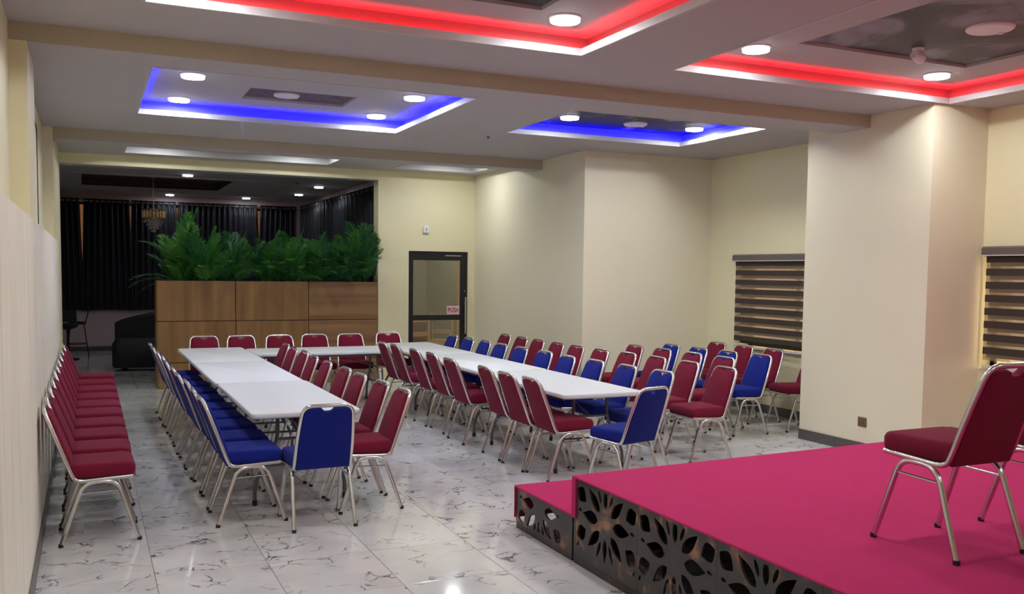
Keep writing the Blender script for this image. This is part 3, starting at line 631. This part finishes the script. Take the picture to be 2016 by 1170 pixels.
def flower(cu, cv, w, h, scl=1):
    Q = []
    for a, r0, r1, w_ in ((2, .085, .265, .040), (42, .085, .262, .034), (90, .085, .225, .022), (138, .085, .262, .034), (178, .085, .265, .040),
                          (-138, .085, .262, .034), (-90, .085, .235, .022), (-42, .085, .262, .034), (67, .12, .225, .013), (113, .12, .225, .013), (-67, .12, .24, .014), (-113, .12, .24, .014)):
        Q.append(petal(cu, cv, radians(a), r0*scl, r1*scl, w_*scl))
    for s1 in (-1, 1):
        for s2 in (-1, 1):
            Q.append(petal(cu+s1*.225*scl, cv+s2*.085*scl, radians(90-s1*60) if s2 > 0 else radians(-90+s1*60), 0, .125*scl, .050*scl, 7, .35))
        Q.append(petal(cu+s1*.295*scl, cv+.02*scl, radians(-12), -.022, .024, .010))
        Q.append(petal(cu+s1*.32*scl, cv-.195*scl, radians(60), -.02, .025, .010)); Q.append(petal(cu+s1*.315*scl, cv+.195*scl, radians(-20), -.02, .02, .010))
    out = []
    for q in Q:
        c = [(min(max(p[0], .012), w-.012), min(max(p[1], .014), h-.016)) for p in q]
        ar = abs(sum(c[i-1][0]*c[i][1]-c[i][0]*c[i-1][1] for i in range(len(c))))/2
        if ar > .00035: out.append([p for i, p in enumerate(c) if p != c[i-1]])
    return out
def carved_panel(w, h, cu, cv, scl=1):
    c = D.curves.new('panel', 'CURVE'); c.dimensions = '2D'; c.fill_mode = 'BOTH'; c.extrude = PTH/2
    for pts in [[(0, 0), (w, 0), (w, h), (0, h)]]+flower(cu, cv, w, h, scl):
        s = c.splines.new('POLY'); s.points.add(len(pts)-1); s.use_cyclic_u = True
        for p, q in zip(s.points, pts): p.co = (q[0], q[1], 0, 1)
    o = D.objects.new('tmp', c); COL.objects.link(o); dg = bpy.context.evaluated_depsgraph_get()
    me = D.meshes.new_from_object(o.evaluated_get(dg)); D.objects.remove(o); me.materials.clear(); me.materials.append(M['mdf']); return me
SIDE = Matrix(((0, 0, 1, 0), (-1, 0, 0, 0), (0, -1, 0, 0), (0, 0, 0, 1)))
def side_matrix(y_start, z0, x=0):
    # panel u runs towards the camera (-Y), v runs up, thickness along X
    return Matrix(((0, 0, -1, x+PTH/2), (-1, 0, 0, y_start), (0, 1, 0, z0), (0, 0, 0, 1)))
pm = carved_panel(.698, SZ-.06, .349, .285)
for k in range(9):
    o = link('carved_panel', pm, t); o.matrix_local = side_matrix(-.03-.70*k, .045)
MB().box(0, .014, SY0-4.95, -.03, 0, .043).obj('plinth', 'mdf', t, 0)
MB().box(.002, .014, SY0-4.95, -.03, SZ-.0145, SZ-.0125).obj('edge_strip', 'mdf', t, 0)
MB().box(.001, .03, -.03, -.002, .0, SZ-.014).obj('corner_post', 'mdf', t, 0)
# step
t = tag(empty('stage_step', (SX, 4.962, 0)), 'lower magenta carpeted step at the far end of the stage', 'step'); SL, SH, SWD = .838, .30, 1.6
def yin(x): return .004+.055*x
MB().prism([(.004, yin(.004)), (SWD, yin(SWD)), (SWD, SL-.004), (.004, SL-.004)], [(SH-.03, 0), (SH-.008, 0)]).obj('deck', 'dark', t, 0)
MB().prism([(-.010, yin(-.01)), (SWD, yin(SWD)), (SWD, SL+.006), (-.010, SL+.006)], [(SH-.012, 0), (SH-.004, 0), (SH, .005)]).obj('carpet', 'carpet', t)
MB().box(-.010, SWD, SL-.004, SL+.006, .07, SH-.011).obj('carpet_skirt', 'carpet', t, 0)
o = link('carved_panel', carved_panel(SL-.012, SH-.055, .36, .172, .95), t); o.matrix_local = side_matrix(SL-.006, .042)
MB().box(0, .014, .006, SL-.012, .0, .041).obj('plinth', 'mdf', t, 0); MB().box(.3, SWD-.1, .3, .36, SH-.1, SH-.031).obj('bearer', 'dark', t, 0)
MB().box(SWD-.015, SWD-.002, .12, SL-.01, .10, SH-.032).obj('light_stop_board', 'dark', t, 0)  # board added to keep light out of the step's upper holes
for xx in (.4, 1.4): MB().box(xx, xx+.05, .3, .36, 0, SH-.1).obj('leg', 'dark', t, 0)

# ================================================================== TABLES
def make_table(L=1.96, Wd=.80, Ht=.74):
    t = empty('folding_table'); r = .06
    MB().prism([(-Wd/2, -L/2), (Wd/2, -L/2), (Wd/2, L/2), (-Wd/2, L/2)], [(Ht-.042, .010), (Ht-.036, .002), (Ht-.030, 0), (Ht-.008, 0), (Ht-.002, .004), (Ht, .010)], None, r, 6).obj('table_top', 'plastic', t, 40)
    MB().box(-Wd/2+.05, -Wd/2+.075, -L/2+.12, L/2-.12, Ht-.07, Ht-.043).box(Wd/2-.075, Wd/2-.05, -L/2+.12, L/2-.12, Ht-.07, Ht-.043).obj('side_rail', 'legm', t, 0)
    for s in (-1, 1):
        y = s*(L/2-.26)
        for q in (-1, 1):
            lg = MB().tube(fillet([(q*.17, y, Ht-.05), (q*.17, y, .46), (q*.34, y, .18), (q*.34, y, .012)], [0, .12, .10, 0]), .0145, 8).obj('leg', 'legm', t)
            MB().lathe([(.018, 0), (.019, .04), (.016, .042)], 8, (q*.34, y, 0)).obj('foot', 'rubber', lg)
        MB().tube([(-.17, y, .50), (.17, y, .50)], .011, 6).tube([(-.26, y, .30), (.26, y, .30)], .010, 6).obj('crossbar', 'legm', t)
        MB().tube([(-.33, y, Ht-.055), (.33, y, Ht-.055)], .0145, 6).obj('top_bar', 'legm', t)
        MB().tube([(0, y, .50), (0, s*.12, Ht-.055)], .009, 6).obj('brace', 'legm', t)
    MB().tube([(-.33, 0, Ht-.06), (.33, 0, Ht-.06)], .01, 6).obj('centre_bar', 'legm', t)
    return t
tabs = [(1.475, 7.80, 0, 1.96, 'white folding table, nearest of the left row, beside blue chairs'), (1.46, 9.80, 0, 2.02, 'white folding table, middle of the left row'), (1.46, 11.78, 0, 1.92, 'white folding table at far end of left row'),
        (4.13, 7.96, 0, 1.96, 'white folding table, nearest of the right row, beside the stage'), (4.15, 9.95, 0, 2.02, 'white folding table, middle of the right row'), (4.17, 11.95, 0, 1.92, 'white folding table at far end of right row'),
        (2.82, 12.09, pi/2, 1.88, 'white folding table across the back joining both rows')]
tp = None
for x, y, rz, L, lab in tabs:
    if tp is None: tp = make_table(); c = tp
    else: c = copy_tree(tp)
    c.location = (x, y, 0); c.rotation_euler = (0, 0, rz); c.scale = (1.02 if rz == 0 else 1, L/1.96, 1); tag(c, lab, 'table', 'white folding tables')
t = tag(MB().prism([(-.05, -.03), (.05, -.035), (.055, .03), (-.045, .035)], [(0, 0), (.002, 0)]).obj('paper_note', 'yellow', None, 0), 'small yellow paper on edge of right row table', 'paper'); t.location = (4.42, 8.93, .7405)

# ================================================================== CHAIRS
def make_chair(colour):
    t = empty('banquet_chair')
    # recline frame: s along the back from (-.145,.425) to (-.32,.885)
    b0 = Vector((-.150, 0, .420)); b1 = Vector((-.318, 0, .878)); d = (b1-b0).normalized(); nr = Vector((d.z, 0, -d.x)); BL = (b1-b0).length
    def bp(y, s, tt): return b0+d*s+nr*tt+Vector((0, y, 0))
    # seat cushion
    se = MB(); o = [(-.165, -.192), (.215, -.212), (.215, .212), (-.165, .192)]
    def sm(a, b, c):
        crown = .010*(1-(b/.21)**2)*(1-((a-.02)/.2)**2); return (a, b, c+(crown if c > .5 else 0)+(-.006 if a > .17 and c > .48 else 0))
    se.prism(o, [(.430, .012), (.437, .002), (.460, -.004), (.498, -.004), (.514, .003), (.522, .012), (.5235, .012, .8), (.524, .012, .5), (.524, .012, .2)], sm, (.02, .05, .05, .02), 5).obj('seat', colour, t, 50)
    # backrest cushion with a hand-hold dip at the top
    w0, w1 = .188, .160; top = BL-.020
    o = [(-w0, .0), (w0, .0), (w0-.004, BL*.45)]
    arc = [(w1, top)]
    right = round_poly([(w0, 0), (w0-.004, BL*.5), (w1, top), (.055, top)], [0, .08, .055, 0], 6)
    dip = [(.050, top), (.040, top-.004), (.028, top-.020), (.012, top-.026)]
    half = [p for p in right if p[1] > .001 or p[0] > 0]+dip[1:]
    outl = half+[(-a, b) for a, b in reversed(half)]
    MB().prism(outl, [(-.020, .010), (-.015, .001), (.008, 0), (.020, .004), (.027, .016)], lambda a, b, c: bp(a, b, c+.006*sin(pi*b/BL))).obj('backrest', colour, t, 50)
    # one continuous chrome tube: seat rail, curve, back upright, top
    def side(s): return [(.200, s*.200, .428), (-.140, s*.196, .412), tuple(b0+d*.05+Vector((0, s*.196, 0))), tuple(bp(s*.194, BL*.5, 0)), tuple(bp(s*.170, BL-.0, 0))]
    a = side(-1); b = side(1)
    MB().tube(fillet(a+b[::-1], [0, .06, .06, .2, .07, .07, .2, .06, .06, 0], 5), .0138, 8).obj('back_frame', 'chrome', t, 60)
    MB().tube(fillet([(.198, -.200, .428), (.213, -.17, .424), (.213, .17, .424), (.198, .200, .428)], .03), .011, 8).obj('seat_rail', 'chrome', t, 60)
    MB().box(-.13, .20, -.185, .185, .418, .431).obj('seat_board', 'rubber', t, 0)
    for s in (-1, 1):
        y0, y1 = s*.216, s*.200
        lf = MB().tube(fillet([(-.232, y0, .012), (-.098, y1, .402), (.102, y1, .408), (.232, y0, .012)], .075, 6), .0138, 8).obj('leg_frame', 'chrome', t, 60)
        for xx in (-.234, .234): MB().lathe([(.0155, 0), (.0160, .020), (.0145, .022)], 8, (xx, y0, 0)).obj('rubber_foot', 'rubber', lf)
        MB().tube([(-.120, y1+s*.003, .335), (.122, y1+s*.003, .342)], .006, 6).obj('stretcher', 'chrome', t, 60)
    for xx in (-.06, .06): MB().tube([(xx, -.2, .412), (xx, .2, .412)], .008, 6).obj('cross_rod', 'chrome', t, 60)
    return t
PROTO = {'red': make_chair('red'), 'blue': make_chair('blue')}; USED = set()
TOPX = -.318
def place(col, x, y, rz, lab, grp, z=0):
    p = PROTO[col]
    if col in USED: c = copy_tree(p)
    else: c = p; USED.add(col)
    c.location = (x, y, z); c.rotation_euler = (0, 0, rz); tag(c, lab, 'chair', grp); return c
def row(col, tops, face, dy, lab, grp, jit=.02):
    """tops: (x, y) of backrest tops listed from the far end; face: heading of the chair"""
    n = len(tops)
    for i, (x, y) in enumerate(tops):
        a = face+random.uniform(-jit, jit)
        place(col, x-TOPX*cos(face), y+dy-TOPX*sin(face), a, lab % (ORD[n-1-i]), grp)
row('red', [(-.29+.02, y) for y in (11.75, 11.07, 10.46, 9.84, 9.27, 8.73, 8.14, 7.59, 7.03, 6.50)], 0, .18, 'red banquet chair against the left wall, %s from the camera', 'red chairs along the left wall')
row('blue', [(.67, 11.75), (.67, 11.18), (.68, 10.62), (.69, 10.01), (.68, 9.40), (.69, 8.80), (.69, 8.25), (.71, 7.73), (.71, 7.17), (.71, 6.66)], 0, .12, 'blue banquet chair on left side of left tables, %s from the camera', 'blue chairs beside the left tables')
row('red', [(2.2, 11.35), (2.19, 10.81), (2.2, 10.27), (2.17, 9.67), (2.16, 9.04), (2.19, 8.43), (2.18, 7.89), (2.21, 7.32), (2.22, 6.80)], pi, 0, 'red banquet chair on right side of left tables, %s from the camera', 'red chairs beside the left tables', .03)
farl = ['first', 'second', 'third', 'fourth', 'fifth', 'sixth']
for i, (x, y) in enumerate([(1.41, 12.95), (1.89, 12.92), (2.39, 12.90), (2.89, 12.95), (3.40, 12.94), (4.01, 13.10)]):
    place('red', x, y+TOPX, -pi/2+random.uniform(-.03, .03), 'red banquet chair behind the back table, %s from the left' % farl[i], 'red chairs behind the back table')
row('red', [(3.39, 11.31), (3.42, 10.88), (3.44, 10.19), (3.46, 9.66), (3.42, 8.99), (3.45, 8.11), (3.44, 7.60), (3.47, 7.14)], 0, 0, 'red banquet chair on left side of right tables, %s from the camera', 'red chairs beside the right tables', .03)
row('blue', [(4.75, 12.29), (4.76, 11.71), (4.79, 11.20), (4.76, 10.62), (4.78, 10.07), (4.82, 9.50), (4.79, 8.90), (4.84, 8.37), (4.88, 7.81), (4.93, 7.25)], pi, 0, 'blue banquet chair on right side of right tables, %s from the camera', 'blue chairs beside the right tables')
row('red', [(5.56, 12.25), (5.57, 11.71), (5.58, 11.21), (5.58, 10.65), (5.58, 10.12), (5.6, 9.56), (5.66, 9.05), (5.69, 8.50), (5.71, 7.93), (5.72, 7.34)], pi, 0, 'red banquet chair in row behind right blue chairs, %s from the camera', 'first red row behind the right blue chairs')
row('red', [(6.37, 10.01), (6.37, 9.39), (6.40, 8.82), (6.41, 8.24)], pi, 0, 'red banquet chair in short second row right of tables, %s from the camera', 'second red row right of the tables')
row('blue', [(6.93, 10.02), (6.96, 9.47), (6.97, 8.90), (7.04, 8.38)], pi, 0, 'blue banquet chair in short row before the blind, %s from the camera', 'blue row in front of the blind')
row('red', [(7.76, 10.14), (7.75, 9.57), (7.74, 8.99)], pi, 0, 'red banquet chair in last row below the blind, %s from the pillar end', 'red row below the blind')
place('red', 7.50, 8.36, pi-.1, 'red banquet chair partly hidden behind the pillar', 'red row below the blind')
place('blue', 1.465, 6.47, pi/2+.02, 'single blue banquet chair at near end of left tables, seen from behind', 'blue chairs at table ends')
place('blue', 4.04, 6.50, pi/2+radians(15), 'single blue banquet chair at near end of right tables, turned left', 'blue chairs at table ends')
place('red', 3.64, 3.0, pi/2, 'red banquet chair standing on the magenta stage', 'red chairs on the stage', SZ)
place('red', 4.385, 3.0, pi/2, 'red banquet chair on stage cut off by right picture edge', 'red chairs on the stage', SZ)
